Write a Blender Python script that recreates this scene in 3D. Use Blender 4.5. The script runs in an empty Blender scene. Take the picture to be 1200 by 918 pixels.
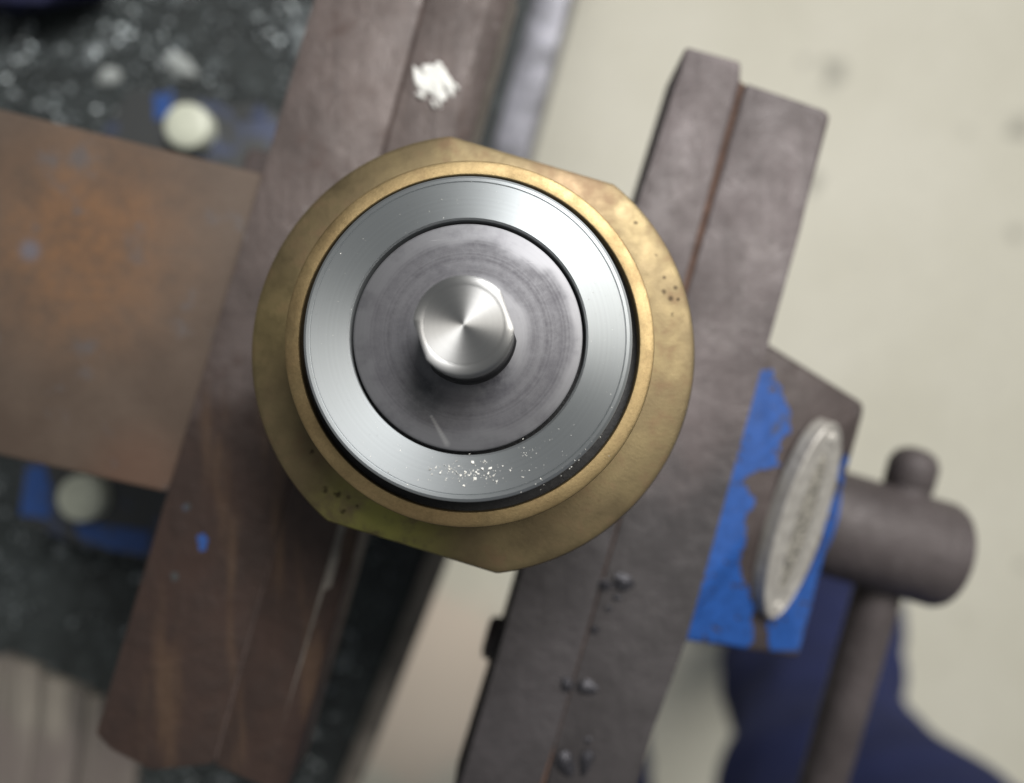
import bpy, bmesh, math, random
from mathutils import Vector, Matrix, noise as mnoise

C = bpy.context.scene.collection
R = math.radians
MM = 0.001

# ------------------------------------------------------------------ camera, world, lamps, exposure
FPX = 906.0          # focal length in pixels of the 1200 px wide photograph
CAM_H = 145.0        # camera height above the jaw tops, mm
cam_d = bpy.data.cameras.new('camera')
cam = bpy.data.objects.new('camera', cam_d); C.objects.link(cam)
cam.location = (0, 0, CAM_H*MM)
cam_d.sensor_width = 36; cam_d.lens = 36*FPX/1200
cam_d.clip_start = 0.005; cam_d.clip_end = 50
cam_d.dof.use_dof = True; cam_d.dof.focus_distance = 0.1015; cam_d.dof.aperture_fstop = 7.5
bpy.context.scene.camera = cam

w = bpy.data.worlds.new('World'); bpy.context.scene.world = w; w.use_nodes = True
w.node_tree.nodes['Background'].inputs[0].default_value = (0.93, 0.97, 1.0, 1)
w.node_tree.nodes['Background'].inputs[1].default_value = 0.175

def area(name, loc, target, sx, sy, power, col):
    l = bpy.data.lights.new(name, 'AREA'); l.shape = 'RECTANGLE'; l.size = sx; l.size_y = sy
    l.energy = power; l.color = col
    o = bpy.data.objects.new(name, l); C.objects.link(o); o.location = loc
    o.rotation_euler = (Vector(target)-Vector(loc)).to_track_quat('-Z', 'Y').to_euler()
    return o
area('ceiling_lamp', (1.05, 1.2, 2.2), (0, 0, -0.2), 2.1, 1.1, 76, (1.0, 0.96, 0.90))
area('added_near_light', (0.17, 0.40, 0.50), (0, 0, 0), 0.25, 0.10, 2.6, (0.97, 0.98, 1.0))  # added close light for falloff and the flange shadow, no known lamp

vs = bpy.context.scene.view_settings
vs.view_transform = 'Standard'; vs.look = 'None'; vs.gamma = 1; vs.exposure = 0
vs.use_curve_mapping = False

# ------------------------------------------------------------------ helpers
def W(px, py, d):
    """pixel of the photograph at depth d (mm below the camera) -> world mm"""
    return Vector(((px-600)*d/FPX, (459-py)*d/FPX, CAM_H-d))

def P2(px, py, d):
    v = W(px, py, d); return (v.x, v.y)

def link(name, bm, mat, parent=None, smooth=True, ang=35, base=None):
    """bm in mm, world coordinates (or local to base); becomes ONE mesh object"""
    me = bpy.data.meshes.new(name)
    bmesh.ops.recalc_face_normals(bm, faces=bm.faces)
    bmesh.ops.scale(bm, vec=(MM, MM, MM), verts=bm.verts)
    bm.to_mesh(me); bm.free()
    if smooth:
        for p in me.polygons: p.use_smooth = True
        me.set_sharp_from_angle(angle=R(ang))
    mats = mat if isinstance(mat, (list, tuple)) else [mat]
    for m in mats: me.materials.append(m)
    o = bpy.data.objects.new(name, me); C.objects.link(o)
    if parent is not None: o.parent = parent
    return o

def tag(o, label=None, cat=None, group=None, kind=None):
    if label: o['label'] = label
    if cat: o['category'] = cat
    if group: o['group'] = group
    if kind: o['kind'] = kind
    return o

def empty(name, label, cat, loc=(0, 0, 0), group=None):
    o = bpy.data.objects.new(name, None); C.objects.link(o)
    o.location = loc; o.empty_display_size = 0.01
    return tag(o, label, cat, group)

def prism(poly, z1, z0, bevel=0.6, seg=2, bm=None, taper=None):
    """closed prism; poly = [(x,y)] mm, z1 top, z0 bottom"""
    new = bmesh.new()
    a = sum(poly[i][0]*poly[(i+1) % len(poly)][1]-poly[(i+1) % len(poly)][0]*poly[i][1] for i in range(len(poly)))
    if a < 0: poly = poly[::-1]
    low = taper if taper else poly
    if taper and a < 0: low = taper[::-1]
    top = [new.verts.new((x, y, z1)) for x, y in poly]
    bot = [new.verts.new((x, y, z0)) for x, y in low]
    n = len(poly)
    new.faces.new(top); new.faces.new(bot[::-1])
    for i in range(n):
        j = (i+1) % n
        new.faces.new((top[i], bot[i], bot[j], top[j]))
    if bevel:
        bmesh.ops.bevel(new, geom=list(new.edges), offset=bevel, segments=seg, profile=0.5, affect='EDGES', clamp_overlap=True)
    if bm is None: return new
    me = bpy.data.meshes.new('tmp'); new.to_mesh(me); new.free(); bm.from_mesh(me); bpy.data.meshes.remove(me)
    return bm

def lathe(profile, seg=160, clip=None, off=(0, 0), bm=None, closed=False):
    """profile [(r,z)] mm from inner/top to outer/bottom. clip=(normal angle, half distance, outer radius) cuts two flats"""
    bm = bm or bmesh.new()
    rings = []
    for r, z in profile:
        ring = []
        if r < 1e-6:
            ring = [bm.verts.new((off[0], off[1], z))]
        else:
            for k in range(seg):
                a = 2*math.pi*k/seg
                rr = r
                if clip:
                    c = abs(math.cos(a-clip[0]))
                    lim = (clip[1]-(clip[2]-r))/max(c, 1e-3)
                    if r > clip[1]*0.9: rr = min(r, lim)
                ring.append(bm.verts.new((off[0]+rr*math.cos(a), off[1]+rr*math.sin(a), z)))
        rings.append(ring)
    pairs = list(zip(rings[:-1], rings[1:]))
    if closed: pairs.append((rings[-1], rings[0]))
    for a, b in pairs:
        for k in range(seg):
            k2 = (k+1) % seg
            if len(a) == 1 and len(b) == 1: continue
            if len(a) == 1: bm.faces.new((a[0], b[k], b[k2]))
            elif len(b) == 1: bm.faces.new((a[k], b[0], a[k2]))
            else: bm.faces.new((a[k], b[k], b[k2], a[k2]))
    return bm

def cyl(p0, p1, r0, r1=None, seg=40, bevel=0.8, bm=None):
    """solid turned bar between two points, with rounded ends"""
    p0 = Vector(p0); p1 = Vector(p1); r1 = r1 or r0
    L = (p1-p0).length
    b = bevel
    prof = [(0, 0), (r0-b, 0), (r0-b*0.3, b*0.3), (r0, b), (r1, L-b), (r1-b*0.3, L-b*0.3), (r1-b, L), (0, L)]
    t = lathe(prof, seg)
    q = (p1-p0).to_track_quat('Z', 'Y')
    bmesh.ops.transform(t, matrix=Matrix.Translation(p0) @ q.to_matrix().to_4x4(), verts=t.verts)
    if bm is None: return t
    me = bpy.data.meshes.new('tmp'); t.to_mesh(me); t.free(); bm.from_mesh(me); bpy.data.meshes.remove(me)
    return bm

def blob(c, rx, ry, rz, rot=0, rough=0.25, seed=0, sub=2):
    bm = bmesh.new()
    bmesh.ops.create_icosphere(bm, subdivisions=sub, radius=1)
    for v in bm.verts:
        n = mnoise.noise(v.co*1.6+Vector((seed*7.3, seed*3.1, seed)))
        v.co *= 1+rough*n*2
    M = Matrix.Translation(Vector(c)) @ Matrix.Rotation(rot, 4, 'Z') @ Matrix.Diagonal((rx, ry, rz, 1))
    bmesh.ops.transform(bm, matrix=M, verts=bm.verts)
    return bm

# ------------------------------------------------------------------ material helpers
class N:
    def __init__(s, name):
        s.m = bpy.data.materials.new(name); s.m.use_nodes = True
        s.t = s.m.node_tree; s.b = s.t.nodes['Principled BSDF']
        tc = s.t.nodes.new('ShaderNodeTexCoord')
        mp = s.t.nodes.new('ShaderNodeMapping'); mp.inputs['Scale'].default_value = (1000, 1000, 1000)
        s.t.links.new(tc.outputs['Object'], mp.inputs[0]); s.co = mp.outputs[0]     # mm
    def new(s, t): return s.t.nodes.new(t)
    def set(s, inp, v):
        if hasattr(v, 'is_output') or isinstance(v, bpy.types.NodeSocket): s.t.links.new(v, inp)
        elif isinstance(v, (tuple, list)) and len(v) == 3 and inp.type == 'RGBA': inp.default_value = (*v, 1)
        else: inp.default_value = v
    def noise(s, scale, detail=4, rough=0.55, co=None, dist=0, out=0):
        n = s.new('ShaderNodeTexNoise'); n.inputs['Scale'].default_value = scale
        n.inputs['Detail'].default_value = detail; n.inputs['Roughness'].default_value = rough
        n.inputs['Distortion'].default_value = dist
        s.t.links.new(co or s.co, n.inputs['Vector']); return n.outputs[out]
    def map(s, scale=(1, 1, 1), loc=(0, 0, 0), rot=(0, 0, 0), co=None):
        n = s.new('ShaderNodeMapping'); n.inputs['Scale'].default_value = scale
        n.inputs['Location'].default_value = loc; n.inputs['Rotation'].default_value = rot
        s.t.links.new(co or s.co, n.inputs[0]); return n.outputs[0]
    def step(s, v, a, b, lo=0.0, hi=1.0):
        n = s.new('ShaderNodeMapRange'); n.interpolation_type = 'SMOOTHSTEP'
        for i, x in enumerate((v, a, b, lo, hi)): s.set(n.inputs[i], x)
        return n.outputs[0]
    def lin(s, v, a, b, lo=0.0, hi=1.0):
        n = s.new('ShaderNodeMapRange')
        for i, x in enumerate((v, a, b, lo, hi)): s.set(n.inputs[i], x)
        return n.outputs[0]
    def mix(s, f, a, b, mode='MIX'):
        n = s.new('ShaderNodeMix'); n.data_type = 'RGBA'; n.blend_type = mode
        s.set(n.inputs[0], f); s.set(n.inputs[6], a); s.set(n.inputs[7], b); return n.outputs[2]
    def math(s, op, a, b=0.0):
        n = s.new('ShaderNodeMath'); n.operation = op; s.set(n.inputs[0], a); s.set(n.inputs[1], b); return n.outputs[0]
    def near(s, c, r0, r1):
        """1 inside r0 mm of point c, 0 outside r1"""
        n = s.new('ShaderNodeVectorMath'); n.operation = 'DISTANCE'
        s.t.links.new(s.co, n.inputs[0]); n.inputs[1].default_value = c
        return s.step(n.outputs['Value'], r0, r1, 1.0, 0.0)
    def radius(s):
        x = s.new('ShaderNodeSeparateXYZ'); s.t.links.new(s.co, x.inputs[0])
        return s.math('SQRT', s.math('ADD', s.math('POWER', x.outputs[0], 2.0), s.math('POWER', x.outputs[1], 2.0)))
    def bump(s, h, dist=0.1, strength=0.6, prev=None):
        n = s.new('ShaderNodeBump'); n.inputs['Strength'].default_value = strength
        n.inputs['Distance'].default_value = dist*MM
        s.t.links.new(h, n.inputs['Height'])
        if prev: s.t.links.new(prev, n.inputs['Normal'])
        s.t.links.new(n.outputs[0], s.b.inputs['Normal']); return n.outputs[0]
    def out(s, col=None, rough=None, metal=None, **k):
        if col is not None: s.set(s.b.inputs['Base Color'], col)
        if rough is not None: s.set(s.b.inputs['Roughness'], rough)
        if metal is not None: s.set(s.b.inputs['Metallic'], metal)
        for n_, v in k.items(): s.set(s.b.inputs[n_.replace('_', ' ')], v)
        return s.m
    def turned(s, aniso, rot=0.25):
        t = s.new('ShaderNodeTangent'); t.direction_type = 'RADIAL'; t.axis = 'Z'
        s.t.links.new(t.outputs[0], s.b.inputs['Tangent'])
        s.b.inputs['Anisotropic'].default_value = aniso; s.b.inputs['Anisotropic Rotation'].default_value = rot

def mat_jaw(name, rust=0.55, tint=(1, 1, 1), stain_shade=None, scol=(0.055, 0.036, 0.03), streak=0.0):
    n = N(name)
    a = n.noise(0.045, 5, 0.6); b = n.noise(0.13, 5, 0.65, n.map(loc=(31, 7, 3))); f = n.noise(1.3, 4, 0.7)
    c = n.mix(n.step(a, 0.35, 0.66), tuple(x*y for x, y in zip((0.118, 0.108, 0.109), tint)), tuple(x*y for x, y in zip((0.185, 0.170, 0.174), tint)))
    c = n.mix(n.step(b, rust, rust+0.17), c, (0.085, 0.055, 0.045))
    c = n.mix(n.step(n.noise(0.5, 6, 0.7), 0.64, 0.76), c, (0.17, 0.155, 0.16))
    c = n.mix(n.lin(f, 0.3, 0.7, 0, 0.45), c, (0.07, 0.056, 0.055))
    sl = n.noise(0.5, 4, 0.65, n.map((1, 0.06, 1), rot=(0, 0, R(-15.6))))
    c = n.mix(n.lin(sl, 0.35, 0.65, 0, 0.30), c, (0.06, 0.048, 0.045))
    c = n.mix(n.math('MULTIPLY', n.step(n.noise(0.9, 2, 0.5, n.map((1, 0.25, 1), loc=(3, 8, 0), rot=(0, 0, R(30)))), 0.70, 0.76), 0.5), c, (0.25, 0.235, 0.23))
    c = n.mix(n.math('MULTIPLY', n.step(n.noise(0.35, 3, 0.6, n.map(loc=(50, 8, 0))), 0.66, 0.72), 0.7), c, (0.04, 0.032, 0.03))
    if stain_shade:
        (px, py), r0, r1 = stain_shade
        k = n.near(tuple(W(px, py, 145)), r0, r1)  # lower jaw end: rusty, oily staining plus shade painted into the colour
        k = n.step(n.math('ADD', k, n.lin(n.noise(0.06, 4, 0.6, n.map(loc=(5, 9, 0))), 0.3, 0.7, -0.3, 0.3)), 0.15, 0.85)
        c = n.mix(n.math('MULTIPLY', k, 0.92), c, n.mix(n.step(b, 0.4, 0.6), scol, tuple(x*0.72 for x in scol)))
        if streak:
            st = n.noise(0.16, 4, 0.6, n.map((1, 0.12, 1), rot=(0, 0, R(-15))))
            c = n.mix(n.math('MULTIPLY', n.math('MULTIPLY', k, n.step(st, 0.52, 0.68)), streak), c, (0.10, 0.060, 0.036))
    n.bump(f, 0.16, 0.6, n.bump(sl, 0.25, 0.5, n.bump(b, 1.3, 0.55)))
    return n.out(c, n.lin(b, 0.3, 0.7, 0.42, 0.72), 0.2)

def mat_rust():
    n = N('rusty cast iron')
    a = n.noise(0.05, 5, 0.6); b = n.noise(0.2, 6, 0.65); f = n.noise(1.5, 4, 0.7)
    c = n.mix(n.step(a, 0.35, 0.65), (0.072, 0.051, 0.037), (0.100, 0.073, 0.054))
    spot = n.near(tuple(W(95, 285, 147)), 4, 30)
    spot = n.math('MULTIPLY', spot, n.step(b, 0.12, 0.78))
    c = n.mix(n.math('MULTIPLY', spot, 0.92), c, (0.20, 0.098, 0.04))
    edge = n.near(tuple(W(160, 560, 147)), 3, 14)
    c = n.mix(n.math('MULTIPLY', edge, 0.5), c, (0.13, 0.065, 0.04))
    c = n.mix(n.step(n.noise(0.09, 4, 0.6, n.map(loc=(9, 40, 0))), 0.56, 0.7), c, (0.095, 0.083, 0.08))
    c = n.mix(n.near(tuple(W(33, 293, 147)), 0.4, 3.2), c, (0.13, 0.125, 0.15))
    c = n.mix(n.lin(f, 0.3, 0.7, 0, 0.4), c, (0.08, 0.05, 0.035))
    n.bump(f, 0.15, 0.5, n.bump(b, 0.5, 0.4))
    return n.out(c, 0.72, 0.1)

def mat_plain(name, col, rough=0.6, metal=0.0, var=0.25, scale=0.3, bump=0.1):
    n = N(name)
    a = n.noise(scale, 5, 0.6)
    c = n.mix(n.step(a, 0.3, 0.7), tuple(x*(1-var) for x in col), tuple(min(1, x*(1+var)) for x in col))
    n.bump(n.noise(scale*6, 4, 0.65), bump, 0.5)
    return n.out(c, rough, metal)

def mat_brass(name, col, dark, rough, patch, pits=True, flange=False):
    n = N(name)
    a = n.noise(0.07, 5, 0.6); b = n.noise(0.28, 5, 0.6, n.map(loc=(4, 11, 2))); f = n.noise(2.2, 4, 0.7)
    c = n.mix(n.step(a, 0.38, 0.62), dark, col)
    c = n.mix(n.math('MULTIPLY', n.step(b, 0.5, 0.72), patch), c, (0.17, 0.105, 0.065))
    if flange:
        c = n.mix(n.math('MULTIPLY', n.near((-13, -25, -10), 5, 17), n.step(b, 0.25, 0.55)), c, (0.36, 0.36, 0.09))
        c = n.mix(n.math('MULTIPLY', n.near((14, 24, -10), 3, 14), 0.8), c, (0.29, 0.185, 0.125))
        c = n.mix(n.math('MULTIPLY', n.near((-29, 4, -10), 3, 16), 0.6), c, (0.25, 0.195, 0.075))
    r = n.lin(b, 0.3, 0.7, rough-0.07, rough+0.1)
    if pits:
        pit = None
        for px, py, pr in ((366, 533, .5), (383, 577, .55), (397, 582, .6), (410, 586, .35), (404, 602, .45), (420, 596, .3), (778, 345, .4), (786, 353, .45), (792, 340, .35), (795, 354, .3), (779, 328, .3), (770, 300, .3), (788, 372, .3), (746, 262, .35), (700, 590, .3)):
            q = n.near(((px-553)*0.1236, (413-py)*0.1236, -0.2), pr*0.5, pr*1.3)
            pit = q if pit is None else n.math('MAXIMUM', pit, q)
        pit = n.math('MULTIPLY', pit, n.step(n.noise(1.3, 3), 0.36, 0.55))
        c = n.mix(n.math('MULTIPLY', pit, 0.8), c, (0.035, 0.025, 0.015))
    if not flange:
        c = n.mix(n.lin(n.noise(2.6, 5, 0.8), 0.3, 0.7, 0, 0.5), c, tuple(x*0.45 for x in dark))
        n.bump(n.noise(3.5, 4, 0.8), 0.045, 0.6); return n.out(c, r, 0.9)
    n.bump(f, 0.05, 0.5)
    return n.out(c, r, 0.9)

def mat_steel(name, col, rough, aniso, stain_shade=0.0, grooves=0.0, scr=True):
    n = N(name)
    rad = n.radius()
    f = n.noise(1.6, 4, 0.7)
    c = col
    # fine turning marks: noise read along the radius only
    cx = n.new('ShaderNodeCombineXYZ'); n.t.links.new(rad, cx.inputs[0])
    ring = n.noise(3.2, 4, 0.7, cx.outputs[0])
    c = n.mix(n.lin(ring, 0.3, 0.7, 0, 0.22), col, tuple(x*0.55 for x in col))
    r = rough
    if stain_shade:
        b = n.noise(0.16, 6, 0.65)
        rr = n.math('ADD', rad, n.lin(n.noise(0.12, 3, 0.5), 0.3, 0.7, -1.0, 1.0))
        m = n.math('MULTIPLY', n.step(rr, 6.6, 8.4), n.step(rr, 12.0, 13.8, 1.0, 0.0))
        m = n.math('MULTIPLY', m, n.lin(n.noise(1.1, 6, 0.75), 0.3, 0.62, 0.6, 1.0))
        m = n.math('MULTIPLY', m, n.lin(n.noise(1.1, 4, 0.7, cx.outputs[0]), 0.35, 0.6, 0.55, 1.0))
        c = n.mix(n.math('MULTIPLY', m, stain_shade), c, (0.105, 0.102, 0.112))
        c = n.mix(n.math('MULTIPLY', n.step(b, 0.48, 0.70), 0.5), c, (0.10, 0.097, 0.108))
        g = n.math('MULTIPLY', n.near((2.4, -4.6, 12), 1.5, 5.2), n.lin(n.noise(0.5, 5, 0.7), 0.3, 0.65, 0.35, 1.0))
        c = n.mix(n.math('MULTIPLY', g, 0.85), c, (0.03, 0.03, 0.04))
        g = n.math('MULTIPLY', n.near((-5.5, -8.0, 12), 1, 4.0), n.step(n.noise(0.4, 5, 0.7), 0.35, 0.6))
        c = n.mix(n.math('MULTIPLY', g, 0.6), c, (0.07, 0.075, 0.08))
        for k in range(11):
            q = n.near((-4.6+0.20*k, -10.4-0.35*k, 12.2), 0.08, 0.30+0.03*k)
            c = n.mix(n.math('MULTIPLY', q, 0.28), c, (0.50, 0.50, 0.49))
        r = n.lin(m, 0, 1, rough, rough+0.14)
    if scr:
        st = n.noise(0.9, 3, 0.6, n.map((0.12, 2.6, 1), rot=(0, 0, R(62))))
        c = n.mix(n.math('MULTIPLY', n.step(st, 0.70, 0.78), 0.15), c, (0.7, 0.7, 0.7))
    c = n.mix(n.math('MULTIPLY', n.step(f, 0.6, 0.75), 0.22), c, (0.2, 0.2, 0.2))
    n.turned(aniso)
    n.bump(ring, 0.02, 0.3+grooves)
    return n.out(c, r, 1.0)

def mat_bench():
    n = N('dark green bench mat')
    a = n.noise(0.035, 4, 0.6); b = n.noise(0.22, 5, 0.7)
    c = n.mix(n.step(a, 0.35, 0.65), (0.006, 0.009, 0.009), (0.018, 0.024, 0.024))
    c = n.mix(n.step(b, 0.52, 0.68), c, (0.055, 0.066, 0.068))
    n.bump(b, 1.2, 0.6)
    return n.out(c, 0.7, 0)

def mat_floor():
    n = N('cream floor')
    a = n.noise(0.004, 5, 0.55); b = n.noise(0.05, 4, 0.6)
    c = n.mix(n.step(a, 0.3, 0.7), (0.735, 0.715, 0.595), (0.80, 0.78, 0.665))
    c = n.mix(n.step(n.noise(0.011, 3, 0.5, n.map(loc=(130, 20, 0))), 0.66, 0.74), c, (0.44, 0.43, 0.36))
    c = n.mix(n.math('MULTIPLY', n.step(n.noise(0.02, 5, 0.7, n.map(loc=(77, 3, 0))), 0.6, 0.75), 0.35), c, (0.50, 0.45, 0.36))
    c = n.mix(n.lin(b, 0.3, 0.7, 0, 0.16), c, (0.35, 0.33, 0.28))
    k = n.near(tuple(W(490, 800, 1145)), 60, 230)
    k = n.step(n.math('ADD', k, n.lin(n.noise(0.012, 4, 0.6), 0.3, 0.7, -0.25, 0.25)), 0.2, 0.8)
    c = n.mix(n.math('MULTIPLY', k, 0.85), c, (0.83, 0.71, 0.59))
    n.bump(b, 0.5, 0.2)
    return n.out(c, 0.45, 0)

def mat_wood():
    n = N('weathered wood')
    rot = (0, 0, R(16))
    st = n.noise(0.13, 5, 0.6, n.map((1, 0.06, 1), rot=(0, 0, R(-10))), dist=0.6)
    c = n.mix(n.step(st, 0.36, 0.64), (0.035, 0.031, 0.028), (0.20, 0.18, 0.15))
    c = n.mix(n.step(n.noise(0.02, 3), 0.45, 0.65), c, (0.12, 0.10, 0.09))
    n.bump(st, 0.8, 0.5)
    return n.out(c, 0.75, 0)

def mat_paint(name, col, grime, amt, scale=0.12):
    n = N(name)
    a = n.noise(scale, 5, 0.65); f = n.noise(0.5, 5, 0.7)
    c = n.mix(n.step(f, 0.3, 0.7), tuple(x*0.8 for x in col), tuple(min(1, x*1.15) for x in col))
    c = n.mix(n.step(a, amt, amt+0.12), c, grime)
    n.bump(f, 0.12, 0.4)
    return n.out(c, 0.42, 0)

def mat_badge():
    n = N('worn aluminium badge')
    a = n.noise(0.5, 5, 0.65)
    c = n.mix(n.step(a, 0.35, 0.65), (0.34, 0.32, 0.29), (0.46, 0.44, 0.40))
    n.bump(n.noise(1.5, 4, 0.7), 0.05, 0.4)
    return n.out(c, 0.45, 0.3)

def mat_badge_recess():
    n = N('blackened badge lettering')
    a = n.noise(1.1, 3, 0.6, n.map((1, 1, 1), loc=(2, 5, 1)))
    c = n.mix(n.step(a, 0.42, 0.60), (0.40, 0.375, 0.32), (0.10, 0.095, 0.085))
    n.bump(a, 0.15, 0.5)
    return n.out(c, 0.6, 0.3)

def mat_cloth():
    n = N('navy work cloth')
    a = n.noise(0.01, 4, 0.6); f = n.noise(0.7, 3, 0.7)
    c = n.mix(n.step(a, 0.3, 0.7), (0.021, 0.027, 0.082), (0.030, 0.038, 0.112))
    n.bump(f, 0.4, 0.4)
    return n.out(c, 0.95, 0, Specular_IOR_Level=0.15)

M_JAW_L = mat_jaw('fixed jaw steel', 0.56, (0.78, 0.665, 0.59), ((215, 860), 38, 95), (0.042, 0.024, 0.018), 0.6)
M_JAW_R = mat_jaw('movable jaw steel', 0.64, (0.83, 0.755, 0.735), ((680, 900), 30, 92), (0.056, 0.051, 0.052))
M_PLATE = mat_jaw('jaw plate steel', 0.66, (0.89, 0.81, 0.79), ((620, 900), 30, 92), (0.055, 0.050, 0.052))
M_CAST = mat_jaw('cast iron', 0.60, (0.5, 0.42, 0.38))
M_SCREW = mat_jaw('oiled screw steel', 0.68, (0.52, 0.48, 0.47))
M_RUST = mat_rust()
M_WORN = mat_plain('bare worn steel', (0.20, 0.182, 0.158), 0.55, 0.2, 0.35, 0.12, 0.2)
M_SEAM = mat_plain('seam rust', (0.105, 0.058, 0.040), 0.85, 0, 0.3, 0.25)
M_SEAM_D = mat_plain('dark seam grime', (0.055, 0.038, 0.033), 0.85, 0, 0.3, 0.25)
M_BRASS = mat_brass('tarnished brass', (0.20, 0.157, 0.084), (0.145, 0.112, 0.063), 0.47, 0.45, flange=True)
M_RIM = mat_brass('machined brass', (0.35, 0.26, 0.13), (0.27, 0.193, 0.095), 0.44, 0.2, pits=False)
M_RING = mat_steel('turned steel ring', (0.365, 0.387, 0.396), 0.45, 0.79)
M_DISC = mat_steel('stained steel face', (0.215, 0.215, 0.225), 0.52, 0.3, stain_shade=0.85)
M_STEM = mat_steel('faced steel stem', (0.36, 0.36, 0.355), 0.40, 0.86, scr=False)
M_DARK = mat_plain('plain black', (0.012, 0.012, 0.013), 0.45)
M_BENCH = mat_bench()
M_TRIM = mat_plain('grey bench trim', (0.20, 0.20, 0.225), 0.45, 0.4, 0.45, 0.09, 0.4)
M_TRIM2 = mat_plain('worn brown-grey trim', (0.17, 0.152, 0.13), 0.5, 0.2, 0.45, 0.09, 0.4)
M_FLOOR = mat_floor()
M_WOOD = mat_wood()
M_BLUE = mat_paint('blue enamel', (0.016, 0.076, 0.29), (0.055, 0.055, 0.07), 0.61)
M_BLUE2 = mat_paint('dull blue enamel', (0.022, 0.065, 0.22), (0.05, 0.055, 0.07), 0.55, 0.2)
M_BASE = mat_paint('grimy blue enamel', (0.042, 0.055, 0.105), (0.04, 0.042, 0.042), 0.36, 0.09)
M_CAP = mat_plain('cream cap', (0.52, 0.54, 0.44), 0.45, 0, 0.12, 0.15)
M_WHITE = mat_plain('white chalk', (0.80, 0.80, 0.76), 0.6, 0, 0.12, 0.5, 0.3)
M_FLAKE = mat_plain('pale flake', (0.30, 0.32, 0.31), 0.5, 0, 0.2, 0.5)
M_BADGE = mat_badge(); M_BADGE2 = mat_badge_recess()
M_CLOTH = mat_cloth()
M_SHOE = mat_plain('black leather', (0.02, 0.02, 0.022), 0.5)
M_CHIP = mat_plain('dark steel chip', (0.042, 0.041, 0.047), 0.36, 0.5, 0.4, 0.8, 0.2)
M_GRAIN = mat_plain('grey swarf', (0.18, 0.20, 0.205), 0.36, 0.5, 0.8, 0.4)
M_SPECK = mat_plain('pale dust', (0.72, 0.71, 0.66), 0.7)
M_RAG = mat_plain('navy rag', (0.012, 0.014, 0.05), 0.9)

# jaw axes: V runs along the jaws (down in the picture), U from the fixed to the movable jaw
V = Vector((-0.27, -0.963, 0)).normalized()
U = Vector((-V.y, V.x, 0)).normalized()

# ------------------------------------------------------------------ floor and bench
FLOOR_Z = -1000.0
bm = bmesh.new()
bmesh.ops.create_grid(bm, x_segments=2, y_segments=2, size=4000)
for v in bm.verts: v.co.z = FLOOR_Z
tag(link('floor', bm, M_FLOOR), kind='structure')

BD = 262.0                       # depth of the bench top under the camera
BZ = CAM_H-BD
e0 = W(668, 0, BD); e1 = W(462, 780, BD)
ev = (e1-e0).normalized(); eu = Vector((-ev.y, ev.x, 0))
def bench_pt(u, v): p = e0+ev*v+eu*u; return (p.x, p.y)
bench = empty('workbench', 'dark green workbench with a grey edge strip, under the vise', 'workbench')
def ext(p, q, t): return (p[0]+(q[0]-p[0])*t, p[1]+(q[1]-p[1])*t)
T0 = ext((668, 0), (622, 170), -12); T1 = (553, 425); B0 = (616, 425); B1 = ext((523, 659), (424, 912), 9)
def shf(p, dx): return (p[0]+dx, p[1])
L0 = bench_pt(-900, 900); L1 = bench_pt(-900, -600)
link('bench_top', prism([P2(*shf(T0, -46), BD), P2(*shf(T1, -46), BD), P2(*shf(B0, -28.5), BD), P2(*shf(B1, -28.5), BD), L0, L1], BZ, BZ-40, 0.8), M_BENCH, bench)
link('edge_strip', prism([P2(*T0, BD), P2(*T1, BD), P2(*shf(T1, -44), BD), P2(*shf(T0, -44), BD)], BZ+0.8, BZ-42, 1.2), M_TRIM, bench)
link('edge_strip', prism([P2(*B0, BD), P2(*B1, BD), P2(*shf(B1, -27), BD), P2(*shf(B0, -27), BD)], BZ+0.8, BZ-42, 1.2), M_TRIM2, bench)
for u_, v_ in ((-50, -560), (-50, 860), (-860, -560), (-860, 860)):
    link('leg', prism([bench_pt(u_-30, v_-30), bench_pt(u_+30, v_-30), bench_pt(u_+30, v_+30), bench_pt(u_-30, v_+30)], BZ-43, FLOOR_Z, 2), M_TRIM, bench)

# boards lying in the lower left corner, side by side, running with the jaws
WD = 257.0
wz = CAM_H-WD
w0 = W(-6, 742, WD)
bd = Vector((0.17, -0.985, 0)).normalized() * 1.0
bd = Vector((-0.12, -0.993, 0)); bu = Vector((-bd.y, bd.x, 0))
edges_u = [-46, -21, 2, 17, 32.5, 52]
names = ['pale weathered board at the left edge, leftmost of the boards', 'pale weathered board between the leftmost board and the brownish one',
         'brownish weathered board in the middle of the boards', 'narrow weathered board next to the board under the jaw end', 'dark weathered board partly under the rusty jaw end']
for k in range(5):
    ua, ub = edges_u[k]+0.12, edges_u[k+1]-0.12
    j = [0, 4, 7, 12, 17][k]
    pts = []
    for u_, v_ in ((ua, j), (ub, j+(ub-ua)*0.25), (ub, 260), (ua, 260)):
        p = w0+bu*u_+bd*v_; pts.append((p.x, p.y))
    tag(link('wooden_board', prism(pts, wz+[0, .3, -.2, .2, -.3][k], BZ+0.01, 1.2), M_WOOD), names[k], 'board', 'boards lying on the workbench')

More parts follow.
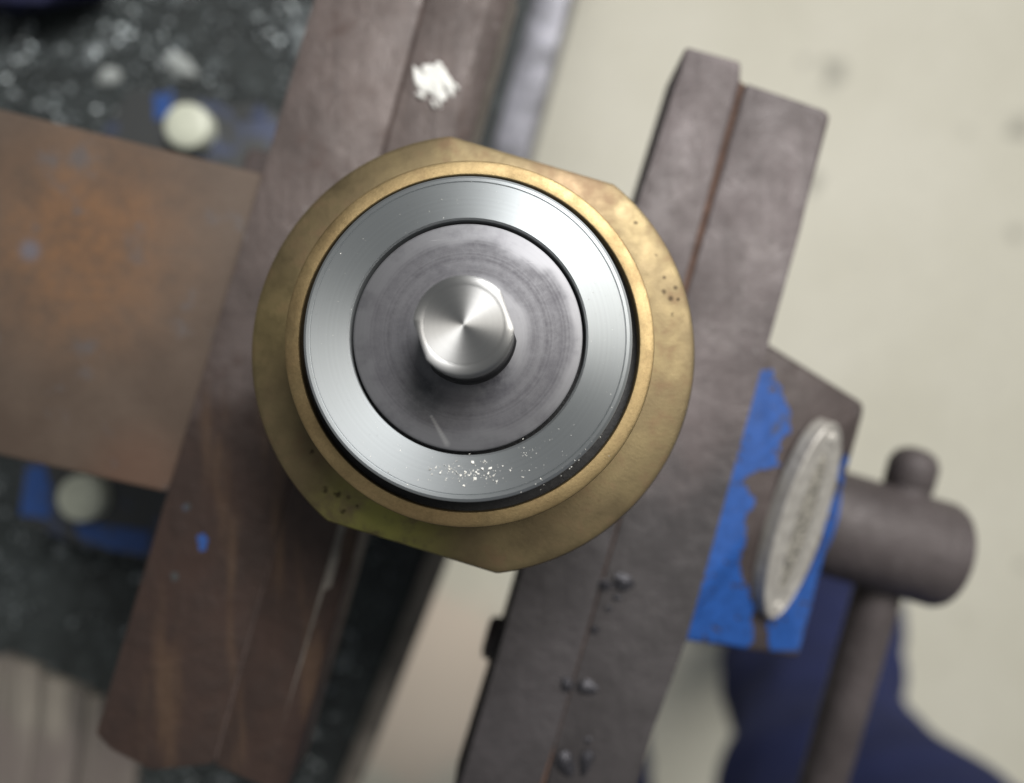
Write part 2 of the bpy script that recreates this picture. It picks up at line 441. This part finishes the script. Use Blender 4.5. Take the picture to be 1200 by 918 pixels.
# swarf strewn over the bench
random.seed(4)
bm = bmesh.new()
def grain(bm, c, s):
    vs_ = [bm.verts.new(Vector(c)+Vector((random.uniform(-1, 1), random.uniform(-1, 1), random.uniform(0, 1.0)))*s) for _ in range(5)]
    for a, b, d in ((0, 1, 2), (0, 2, 3), (0, 3, 1), (1, 4, 2), (2, 4, 3), (3, 4, 1)):
        try: bm.faces.new((vs_[a], vs_[b], vs_[d]))
        except ValueError: pass
for k in range(4600):
    px = random.uniform(-20, 520); py = random.choice((random.uniform(-20, 220), random.uniform(540, 940)))
    p = W(px, py, BD)
    q = p-e0
    if px > (668-0.27*py if py < 425 else 780-0.391*py)-52: continue
    cl = mnoise.noise(Vector((px, py, 0))*0.018)
    if random.random() > 0.55+cl*1.3: continue
    if px < 130 and py > 735: continue
    grain(bm, (p.x, p.y, BZ), random.choice((0.6, 0.9, 1.2, 1.6, 2.2)))
tag(link('swarf', bm, M_GRAIN, smooth=False), kind='stuff')
def chip_thing(name, px, py, d, rx, ry, rz, rot, mat, label, cat, group=None, seed=1, rough=.3, lift=0.4):
    p = W(px, py, d)
    e = Vector((0, 0, p.z+rz*lift))
    o = link(name, blob((0, 0, 0), rx, ry, rz, rot, rough, seed), mat)
    o.location = Vector((p.x, p.y, p.z+rz*lift))*MM
    return tag(o, label, cat, group)
chip_thing('paint_flake', 130, 90, BD, 3.6, 3, 1.2, .2, M_FLAKE, 'small pale flake on the dark bench top, left of the grey lump', 'flake', seed=3)
chip_thing('paint_flake', 106, 66, BD, 4.0, 3.2, 1.2, .8, M_GRAIN, 'faint grey-green flake on the bench, above the small pale flake', 'flake', seed=6)
chip_thing('metal_lump', 214, 82, BD, 6.4, 3.6, 2.4, -.6, M_FLAKE, 'grey lump on the dark bench just above the cream bolt cap', 'lump', seed=5)
chip_thing('metal_lump', 350, 50, BD, 4.2, 6.5, 2, -.2, M_GRAIN, 'dim grey lump on the bench beside the top of the rusty jaw', 'lump', seed=9)
chip_thing('rag', 34, -26, BD-8, 24, 13, 8, .1, M_RAG, 'dark navy rag at the top left corner of the bench', 'rag', seed=2)

# ------------------------------------------------------------------ the vise
vise = empty('bench_vise', 'rusty bench vise with blue chipped paint clamping the brass fitting', 'vise')
JD = 145.0
def line(p, q, d=JD):
    """points on an edge given by two pixels, extended by v mm from the first along V"""
    a = W(*p, d); b = W(*q, d); t = (b-a).normalized()
    return lambda v: ((a+t*v).x, (a+t*v).y)
# fixed jaw: outer edge, seam, inner edge
Lo = line((366, 0), (112, 862)); Ls = line((498, 0), (255, 880)); Li = line((592, 10), (336, 918))
top_v = -9
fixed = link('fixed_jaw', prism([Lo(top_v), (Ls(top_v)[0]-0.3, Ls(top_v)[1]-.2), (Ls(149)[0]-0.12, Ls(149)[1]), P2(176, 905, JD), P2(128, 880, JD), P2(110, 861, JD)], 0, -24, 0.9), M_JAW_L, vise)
def loft(layers):
    bm = bmesh.new(); rings = [[bm.verts.new((x, y, z)) for x, y in poly] for poly, z in layers]
    bm.faces.new(rings[0]); bm.faces.new(rings[-1][::-1])
    for a, b in zip(rings[:-1], rings[1:]):
        for k in range(len(a)):
            k2 = (k+1) % len(a)
            bm.faces.new((a[k], b[k], b[k2], a[k2]))
    bmesh.ops.bevel(bm, geom=list(bm.edges), offset=0.35, segments=2, profile=0.5, affect='EDGES', clamp_overlap=True)
    return bm
def plate_poly(inset): return [(Ls(top_v)[0]+0.3, Ls(top_v)[1]), (Li(top_v)[0]-inset, Li(top_v)[1]+inset*.28), (Li(153)[0]-inset, Li(153)[1]+inset*.28), (Ls(149)[0]+0.12, Ls(149)[1])]
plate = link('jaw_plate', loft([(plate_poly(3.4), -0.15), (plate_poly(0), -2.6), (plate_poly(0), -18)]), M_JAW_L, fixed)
link('seam_rust', prism([(Ls(top_v+1)[0]-0.45, Ls(top_v+1)[1]), (Ls(top_v+1)[0]+0.45, Ls(top_v+1)[1]), (Ls(148)[0]+0.45, Ls(148)[1]), (Ls(148)[0]-0.45, Ls(148)[1])], -0.5, -16, 0), M_SEAM_D, fixed)

def edge_poly(i0, i1, v0, v1):
    w_ = (0, .12, .26, .4, .55, .68, .8, .9, 1); h_ = (1, .97, 1, .86, .9, .62, .5, .2, .06)
    up = [(v0+(v1-v0)*a, i1+(i0-i1)*(1-h)) for a, h in zip(w_, h_)]
    return [(Li(v)[0]-i, Li(v)[1]+i*.28) for v, i in [(v0, i0)]+up+[(v1, i0)]]
link('worn_edge', loft([(edge_poly(3.6, 3.3, 80, 141), -0.06), (edge_poly(3.6, -0.1, 80, 141), -2.6), (edge_poly(3.6, -0.1, 80, 141), -3.4)]), M_WORN, plate)

# white petals of paint on the fixed jaw plate
bm = bmesh.new()
c = W(508, 98, JD)
rp = random.Random(5)
dabs = [(-2.2, 0.5, 1.1, 2.5, .5), (-.7, -.5, 1.1, 2.9, .75), (0.9, -1.6, 1.0, 2.2, .6), (1.5, 1.4, 1.0, 2.6, .6), (2.7, -.2, .9, 2.2, .4), (-.3, 2.2, 1.0, 1.9, .9), (0.3, 0.4, 1.1, 2.2, .6)]
dabs += [(rp.gauss(0, 2.0), rp.gauss(0, 2.0), rp.uniform(.3, .6), rp.uniform(.4, 1.0), rp.uniform(0, 1.5)) for _ in range(22)]
for k, (dx, dy, rx, ry, rot) in enumerate(dabs):
    t = blob((c.x+dx, c.y+dy, -0.05+0.02*(k % 5)), rx, ry, 0.45, rot, 0.28, k)
    me = bpy.data.meshes.new('tmp'); t.to_mesh(me); t.free(); bm.from_mesh(me); bpy.data.meshes.remove(me)
o = link('paint_dab', bm, M_WHITE, plate); o['label'] = 'white dab of paint on the fixed jaw plate'

# anvil block behind the fixed jaw, and the blue base under it
anvil = link('anvil', prism([P2(-60, 112, 147.5), P2(330, 208, 147.5), P2(196, 579, 147.5), P2(-60, 522, 147.5)], -2.5, -28, 1.2), M_RUST, vise)
# fixed body column below the jaws
def uv(u, v, o=W(582, 413, JD)): p = o+U*u+V*v; return (p.x, p.y)
link('body_column', prism([uv(-66, -30), uv(-24, -30), uv(-24, 30), uv(-66, 30)], -24.5, BZ+12, 2, taper=[uv(-80, -40), uv(-24, -36), uv(-24, 36), uv(-80, 40)]), M_CAST, vise)
DB = 238.0
base = link('base_plate', prism([P2(150, 100, DB), P2(330, 130, DB), P2(430, 200, DB), P2(340, 640, DB), P2(185, 662, DB), P2(95, 640, DB), P2(15, 612, DB), P2(25, 560, DB), P2(90, 200, DB)], CAM_H-DB, BZ+0.01, 2), M_BASE, vise)
for (px, py, rr) in ((217, 146, 28), (91, 585, 28)):
    p = W(px, py, DB-6)
    r = rr*(DB-6)/FPX
    bm = lathe([(0, p.z), (r*0.75, p.z), (r*0.93, p.z-0.8), (r, p.z-2.4), (r, CAM_H-DB+0.01), (0, CAM_H-DB+0.01)], 28, off=(p.x, p.y))
    o = link('bolt_cap', bm, M_CAP, vise)
# patches of blue paint that are left on the base by the bolts
def patch(name, pts, d, th, mat, parent, bev=0.1):
    return link(name, prism([P2(x, y, d) for x, y in pts], CAM_H-d+th, CAM_H-d-0.2, bev, 1), mat, parent)
patch('blue_paint', [(32, 548), (52, 545), (60, 570), (58, 608), (24, 604)], DB, .4, M_BLUE2, base)
patch('blue_paint', [(88, 612), (140, 618), (178, 622), (172, 650), (130, 644), (92, 628)], DB, .4, M_BLUE2, base)
patch('blue_paint', [(180, 112), (204, 106), (200, 135), (182, 142)], DB, .4, M_BLUE2, base)
patch('blue_paint', [(272, 124), (306, 122), (310, 138), (280, 140)], DB, .4, M_BASE, base)
patch('blue_paint', [(231, 628), (239, 625), (244, 632), (241, 645), (234, 646)], JD, .1, M_BLUE2, fixed, 0)
patch('blue_paint', [(214, 592), (222, 589), (224, 596), (216, 600)], JD, .1, M_BASE, fixed, 0)
patch('blue_paint', [(200, 672), (207, 670), (210, 678), (203, 682)], JD, .1, M_BASE, fixed, 0)

# movable jaw
Ri = line((804, 54), (539, 925)); Rs = line((868, 74), (652, 870)); Ro = line((974, 133), (768, 858))
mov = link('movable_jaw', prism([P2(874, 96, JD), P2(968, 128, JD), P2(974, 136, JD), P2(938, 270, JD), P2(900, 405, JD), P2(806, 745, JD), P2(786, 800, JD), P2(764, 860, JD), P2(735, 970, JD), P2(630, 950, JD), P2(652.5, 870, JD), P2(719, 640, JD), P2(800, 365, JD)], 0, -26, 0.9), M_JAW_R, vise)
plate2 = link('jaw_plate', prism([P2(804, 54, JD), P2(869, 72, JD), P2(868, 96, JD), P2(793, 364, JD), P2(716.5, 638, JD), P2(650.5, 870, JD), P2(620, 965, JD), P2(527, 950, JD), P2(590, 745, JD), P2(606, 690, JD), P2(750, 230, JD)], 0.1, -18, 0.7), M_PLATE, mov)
link('seam_rust', prism([P2(867, 92, JD), P2(876, 100, JD), P2(858, 180, JD), P2(812, 345, JD), P2(726, 640, JD), P2(660, 868, JD), P2(632, 955, JD), P2(620, 955, JD), P2(646, 868, JD), P2(712, 638, JD), P2(790, 364, JD)], -0.75, -16, 0), M_SEAM, mov)
p = W(586, 750, 168)
o = link('plate_screw', cyl(p+U*3, p-U*3.2, 5.0, 4.6, 20, 1.2), M_SCREW, plate2)

# sliding bar and screw between the jaws, under the fitting
link('slide_bar', prism([uv(-30, -22), uv(48, -22), uv(48, 22), uv(-30, 22)], -46, -92, 1.5), M_SCREW, vise)

# front body of the movable jaw: sloping top, tapered sides
bm = bmesh.new()
secs = []
def sec(pts): return [bm.verts.new(W(x, y, d)) for x, y, d in pts]
A = sec([(880, 392, 152), (905, 405, 152), (1016, 474, 156), (985, 585, 164), (962, 672, 166), (936, 772, 166), (797, 752, 156), (772, 748, 152)])
cx_, cy_ = 0, 0
B = []
for v in A: B.append(bm.verts.new((v.co.x*1.0, v.co.y, -95)))
n_ = len(A)
ctr = bm.verts.new(W(905, 600, 153))
for i in range(n_):
    j = (i+1) % n_
    bm.faces.new((ctr, A[i], A[j]))
    bm.faces.new((A[i], B[i], B[j], A[j]))
bm.faces.new(B[::-1])
bmesh.ops.subdivide_edges(bm, edges=[e for e in bm.edges], cuts=1)
bmesh.ops.bevel(bm, geom=[e for e in bm.edges if len(e.link_faces) == 2 and e.calc_face_angle(0) > 0.5], offset=1.2, segments=2, profile=0.5, affect='EDGES', clamp_overlap=True)
body = link('front_body', bm, M_CAST, vise, ang=50)

# surface height of the front body at a pixel: solve by ray casting the built mesh
from mathutils.bvhtree import BVHTree
bvh = BVHTree.FromPolygons([v.co*1000 for v in body.data.vertices], [tuple(p.vertices) for p in body.data.polygons])
camp = Vector((0, 0, CAM_H))
def on_body(px, py):
    d = (W(px, py, 200)-camp).normalized()
    h = bvh.ray_cast(camp, d)
    return h[0], h[1]
def skin_patch(name, pts, th, mat, parent, step=6):
    """chipped paint: a thin layer laid over the sloping body, its outline filled by a fine grid"""
    def inside(x, y):
        c_ = False
        for i in range(len(pts)):
            x1, y1 = pts[i]; x2, y2 = pts[i-1]
            if (y1 > y) != (y2 > y) and x < (x2-x1)*(y-y1)/(y2-y1)+x1: c_ = not c_
        return c_
    xs = [q[0] for q in pts]; ys = [q[1] for q in pts]
    bm = bmesh.new(); grid = {}
    st = 2.0
    def gv(i, j):
        if (i, j) in grid: return grid[(i, j)]
        x = min(xs)+i*st; y = min(ys)+j*st
        nx = mnoise.noise(Vector((x, y, 0))*0.05)*7+mnoise.noise(Vector((x, y, 3))*0.16)*3
        h, n = on_body(x, y)
        grid[(i, j)] = (bm.verts.new(h+n*th), inside(x+nx, y+nx*0.6)) if h is not None else (None, False)
        return grid[(i, j)]
    for i in range(int((max(xs)-min(xs))/st)+1):
        for j in range(int((max(ys)-min(ys))/st)+1):
            q = [gv(i, j), gv(i+1, j), gv(i+1, j+1), gv(i, j+1)]
            if mnoise.noise(Vector((min(xs)+i*st, min(ys)+j*st, 9))*0.10)+0.5*mnoise.noise(Vector((i, j, 4))*0.45) > 0.52: continue
            if all(k[0] is not None for k in q) and sum(k[1] for k in q) >= 3:
                bm.faces.new([k[0] for k in q])
    bmesh.ops.delete(bm, geom=[v for v in bm.verts if not v.link_faces], context='VERTS')
    r = bmesh.ops.extrude_face_region(bm, geom=bm.faces[:])
    for v in r['geom']:
        if isinstance(v, bmesh.types.BMVert): v.co.z -= th+0.2
    return link(name, bm, mat, parent, ang=60)
skin_patch('blue_paint', [(880, 430), (906, 432), (914, 460), (932, 490), (925, 508), (915, 512), (912, 545), (880, 552), (868, 566), (880, 575), (881, 592), (878, 606), (872, 618), (868, 655), (862, 668), (876, 690), (882, 715), (884, 752), (866, 758), (780, 748), (800, 690), (840, 560)], 0.18, M_BLUE, body)
skin_patch('blue_paint', [(994, 540), (984, 585), (972, 640), (940, 764), (902, 762), (898, 730), (930, 705), (960, 640), (980, 560), (990, 530)], 0.18, M_BLUE, body)

# oval badge on the slope
hc, hn = on_body(938, 612)
p_t, _ = on_body(972, 510); p_b, _ = on_body(908, 712)
p_l, _ = on_body(918, 600); p_r, _ = on_body(962, 620)
ax = (p_t-p_b).normalized()
nn = ax.cross((p_r-p_l).normalized()); nn = nn if nn.z > 0 else -nn
# lean the badge outward like the slope it is riveted to
nn = (Vector((0, 0, 1))-ax*ax.z).normalized()*math.cos(R(36))+U*math.sin(R(36)); nn = (nn-ax*nn.dot(ax)).normalized()
bx = nn.cross(ax).normalized()
la = (W(976, 497, 158)-W(903, 727, 166)).length/2
cc = W(938.5, 612, (CAM_H-hc.z)-2.9)
lb = 7.7; la *= 0.95
def oval(ra, rb, prof, seg=64):
    bm = bmesh.new(); rings = []
    for s, z in prof:
        if s == 0: rings.append([bm.verts.new(cc+nn*z)]); continue
        rings.append([bm.verts.new(cc+ax*(ra-(1-s)*rb)*math.cos(2*math.pi*k/seg)+bx*(rb*s)*math.sin(2*math.pi*k/seg)+nn*z) for k in range(seg)])
    for a, b in zip(rings[:-1], rings[1:]):
        for k in range(seg):
            k2 = (k+1) % seg
            if len(a) == 1: bm.faces.new((a[0], b[k], b[k2]))
            else: bm.faces.new((a[k], b[k], b[k2], a[k2]))
    return bm
badge = link('badge', oval(la, lb, [(0, 0.5), (0.86, 0.5), (0.89, 0.7), (0.96, 0.72), (1.0, 0.4), (1.0, -2.6)]), M_BADGE, body)
badge['label'] = 'oval worn metal badge with blackened markings'
link('lettering_band', oval(la*0.70, lb*0.36, [(0, 0.62), (0.9, 0.62), (1.0, 0.4)]), M_BADGE2, badge)
for s in (0.86, -0.86):
    q = cc+ax*la*s
    link('rivet', blob(q+nn*0.6, 1.2, 1.2, 0.7, 0, 0.05, 1, 1), M_BADGE, badge)

# screw head and handle
s0 = W(953, 606, 190); s1 = W(1105, 651, 190)
s1.z = s0.z; 
sd = (s1-s0).normalized()
rs = 13.0
bm = cyl(s0-sd*10, s1+sd*0.5, rs, rs, 56, 1.6)
screw = link('screw_head', bm, M_SCREW, vise, ang=30)
link('screw_boss', cyl(s0-sd*16, s0+sd*0.5, rs+1, rs+0.6, 40, 1.5), M_BLUE, vise)
hb0 = W(1069, 551, 189); hb1 = W(938, 1010, 203)
hdir = (hb1-hb0).normalized()
bar = link('handle_bar', cyl(hb0, hb1, 5.6, 5.6, 28, 0.6), M_SCREW, vise)
bm = lathe([(0, 5.6), (2.6, 5.2), (4.6, 4.0), (5.75, 1.6), (5.75, -3.4), (4.8, -5.0), (0, -5.2)], 32)
q = (-hdir).to_track_quat('Z', 'Y')
bmesh.ops.transform(bm, matrix=Matrix.Translation(hb0) @ q.to_matrix().to_4x4(), verts=bm.verts)
link('handle_knob', bm, M_SCREW, bar)
bm = lathe([(0, 5.6), (2.6, 5.2), (4.6, 4.0), (5.75, 1.6), (5.75, -3.4), (4.8, -5.0), (0, -5.2)], 32)
q = hdir.to_track_quat('Z', 'Y')
bmesh.ops.transform(bm, matrix=Matrix.Translation(hb1) @ q.to_matrix().to_4x4(), verts=bm.verts)
link('handle_knob', bm, M_SCREW, bar)

# metal chips lying on the movable jaw
CH = 'dark metal chips on the movable jaw'
for k, (px, py, rx, ry, rot, lab) in enumerate((
    (730, 682, 1.9, 1.5, -.5, 'largest shiny chip of the upper pair on the movable jaw'),
    (709, 685, 1.3, 1.1, .3, 'smaller dull chip, left of the upper pair on the movable jaw'),
    (723, 700, 0.8, 0.7, 0, 'tiny dark chip right below the upper pair on the movable jaw'),
    (713, 713, 0.6, 0.6, .4, 'speck of metal midway down the trail below the upper chip pair'),
    (697, 738, 0.9, 0.7, .7, 'small dark chip at the foot of the trail of chips'),
    (664, 802, 1.3, 1.5, .3, 'round dark chip, left of the middle pair on the movable jaw'),
    (687, 805, 2.1, 1.3, -.15, 'long shiny chip, right of the middle pair on the movable jaw'),
    (662, 893, 1.7, 2.4, .1, 'wide dark chip at the bottom edge, left of the lowest pair'),
    (687, 891, 1.2, 2.6, -.2, 'narrow dark chip at the bottom edge, right of the lowest pair'),
    (689, 868, 0.6, 0.7, 0, 'tiny dark chip just above the lowest pair of chips'))):
    chip_thing('metal_chip', px, py, JD, rx, ry, min(rx, ry)*0.5, rot, M_CHIP, lab, 'metal chip', CH, seed=k+1, rough=.26)

# ------------------------------------------------------------------ the fitting held in the jaws
FL = W(554, 409, 112)
fit = empty('valve_fitting', 'round brass valve fitting with a turned steel face and short stem, clamped in the vise', 'valve fitting', FL*MM)
fit.rotation_euler = (R(-4.6), R(-0.1), 0)
def lk(name, bm, mat, parent, ang=30):          # bm local to the fitting, z = 0 on the flange top
    return link(name, bm, mat, parent, ang=ang)
FR = 262*112/FPX; FF = 241*112/FPX; NA = R(73.1)
RO = 217.5*103.5/FPX; RI = 199.3*103.5/FPX
lk('brass_flange', lathe([(RO-0.4, 0), (RO+1.4, 0.02), (FR-0.9, -0.25), (FR-0.25, -0.5), (FR, -1.1), (FR, -8.5), (FR-0.6, -9), (20, -9)], 360, clip=(NA, FF, FR)), M_BRASS, fit)
lk('brass_rim', lathe([(RI, -6), (RI, 8.45), (RI+0.12, 8.58), (RO-0.42, 8.6), (RO-0.1, 8.45), (RO, 8.1), (RO, 0.6), (RO+0.5, 0.05)], 200), M_RIM, fit)
lk('clamped_body', lathe([(20, -9), (16.5, -9.2), (14.8, -14), (14.8, -60), (0, -60)], 64, off=(1.5, -0.4)), M_BRASS, fit)
TOPZ = 12.4
SR = 193.3*100.0/FPX; SI = 138.5*100.2/FPX
lk('seal_gap', lathe([(SR-1.5, 6.4), (RI+0.1, 6.4), (RI+0.1, 5), (SR-1.5, 5)], 96, closed=True), M_DARK, fit)
lk('steel_ring', lathe([(SI, 4), (SI, TOPZ-0.25), (SI+0.25, TOPZ), (SR-1.05, TOPZ), (SR-0.95, TOPZ-0.1), (SR-0.85, TOPZ), (SR-0.45, TOPZ-0.02), (SR-0.1, TOPZ-0.35), (SR, TOPZ-0.8), (SR, 4)], 220), M_RING, fit)
DR = 134.6*100.3/FPX
lk('groove_floor', lathe([(DR-1, TOPZ-2.5), (SI+1, TOPZ-2.5), (SI+1, TOPZ-3.5), (DR-1, TOPZ-3.5)], 96, closed=True), M_DARK, fit)
lk('inner_face', lathe([(4, TOPZ-0.2), (DR-0.4, TOPZ-0.2), (DR-0.1, TOPZ-0.32), (DR, TOPZ-0.6), (DR, 4)], 200), M_DISC, fit)
ST = 59.6*91/FPX
SH = TOPZ+8.6
sa = R(19.2)
stem = lk('stem', lathe([(0, SH), (ST*0.79, SH), (ST*0.80, SH-0.06), (ST*0.82, SH-0.02), (ST-0.3, SH-0.04), (ST-0.08, SH-0.15), (ST, SH-0.32), (ST, TOPZ+1.6), (ST-0.5, TOPZ+1.3), (ST-0.5, TOPZ-1)], 240, clip=(sa, 54.5*91/FPX, ST)), M_STEM, fit)

lk('shade_collar', lathe([(ST-1.2, TOPZ+4.6), (ST+0.03, TOPZ+4.4), (ST+0.05, TOPZ+0.2), (ST+0.35, TOPZ-0.15), (ST-1, TOPZ-1)], 120, clip=(sa, 54.5*91/FPX+0.3, ST+0.35)), M_DARK, fit)  # black sleeve painting in the shaded side of the stem's lower wall

# dust and filings on the steel faces
random.seed(11)
bm = bmesh.new()
def dust(px, py, s):
    d = 100.4
    p = W(px, py, d)
    l = fit.matrix_basis.inverted() @ (p*MM)*1000
    grain(bm, (l.x, l.y, TOPZ-0.02), s)
for k in range(110): dust(random.gauss(545, 30), random.gauss(553, 7), random.choice((.07, .11, .16, .24)))
for k in range(46): dust(random.gauss(625, 40), random.gauss(540, 16), random.choice((.05, .08, .12)))
for k in range(120):
    a = random.uniform(0, 6.283); r = random.uniform(141, 190)
    dust(551+r*math.cos(a), 400+r*math.sin(a), random.choice((.04, .05, .07, .1)))
o = lk('dust', bm, M_SPECK, fit); o['kind'] = 'stuff'

# ------------------------------------------------------------------ person in navy work trousers, seen from the hips down
def tube_pts(pts, n=24):
    out = []
    for i in range(len(pts)-1):
        for k in range(n):
            t = k/n
            p0 = pts[max(i-1, 0)]; p1 = pts[i]; p2 = pts[i+1]; p3 = pts[min(i+2, len(pts)-1)]
            out.append(tuple(0.5*((2*b)+(c_-a)*t+(2*a-5*b+4*c_-d_)*t*t+(3*b-a-3*c_+d_)*t**3) for a, b, c_, d_ in zip(p0, p1, p2, p3)))
    out.append(pts[-1]); return out
bm = bmesh.new()
def limb(spec):
    pts = [(*W(px, py, d), r) for px, py, d, r in spec]
    for x, y, z, r in tube_pts(pts, 14):
        bmesh.ops.create_icosphere(bm, subdivisions=3, radius=r, matrix=Matrix.Translation((x, y, z)))
limb([(975, 690, 1075, 80), (955, 745, 820, 84), (958, 850, 620, 72), (1050, 1060, 420, 92), (1250, 1340, 290, 112)])
limb([(700, 850, 1075, 70), (690, 912, 880, 74), (655, 1010, 650, 82), (650, 1200, 430, 92), (700, 1560, 290, 108)])
limb([(1250, 1340, 290, 105), (960, 1520, 270, 112), (700, 1560, 290, 108)])
person = link('person', bm, M_CLOTH)
md = person.modifiers.new('skin', 'REMESH'); md.mode = 'VOXEL'; md.voxel_size = 0.011; md.use_smooth_shade = True
sm = person.modifiers.new('smooth', 'SMOOTH'); sm.iterations = 6
tx = bpy.data.textures.new('folds', 'CLOUDS'); tx.noise_scale = 0.12
dp = person.modifiers.new('folds', 'DISPLACE'); dp.texture = tx; dp.strength = 0.032; dp.texture_coords = 'LOCAL'
tag(person, 'person in navy work trousers standing by the vise handle, seen from the hips down', 'person')
for px, py in ((975, 690), (700, 850)):
    p = W(px, py, 1085)
    bm = blob((p.x, p.y+30, FLOOR_Z+45), 52, 135, 46, 0, 0.06, 2, 3)
    for v in bm.verts: v.co.z = max(v.co.z, FLOOR_Z+0.5)
    link('shoe', bm, M_SHOE, person)
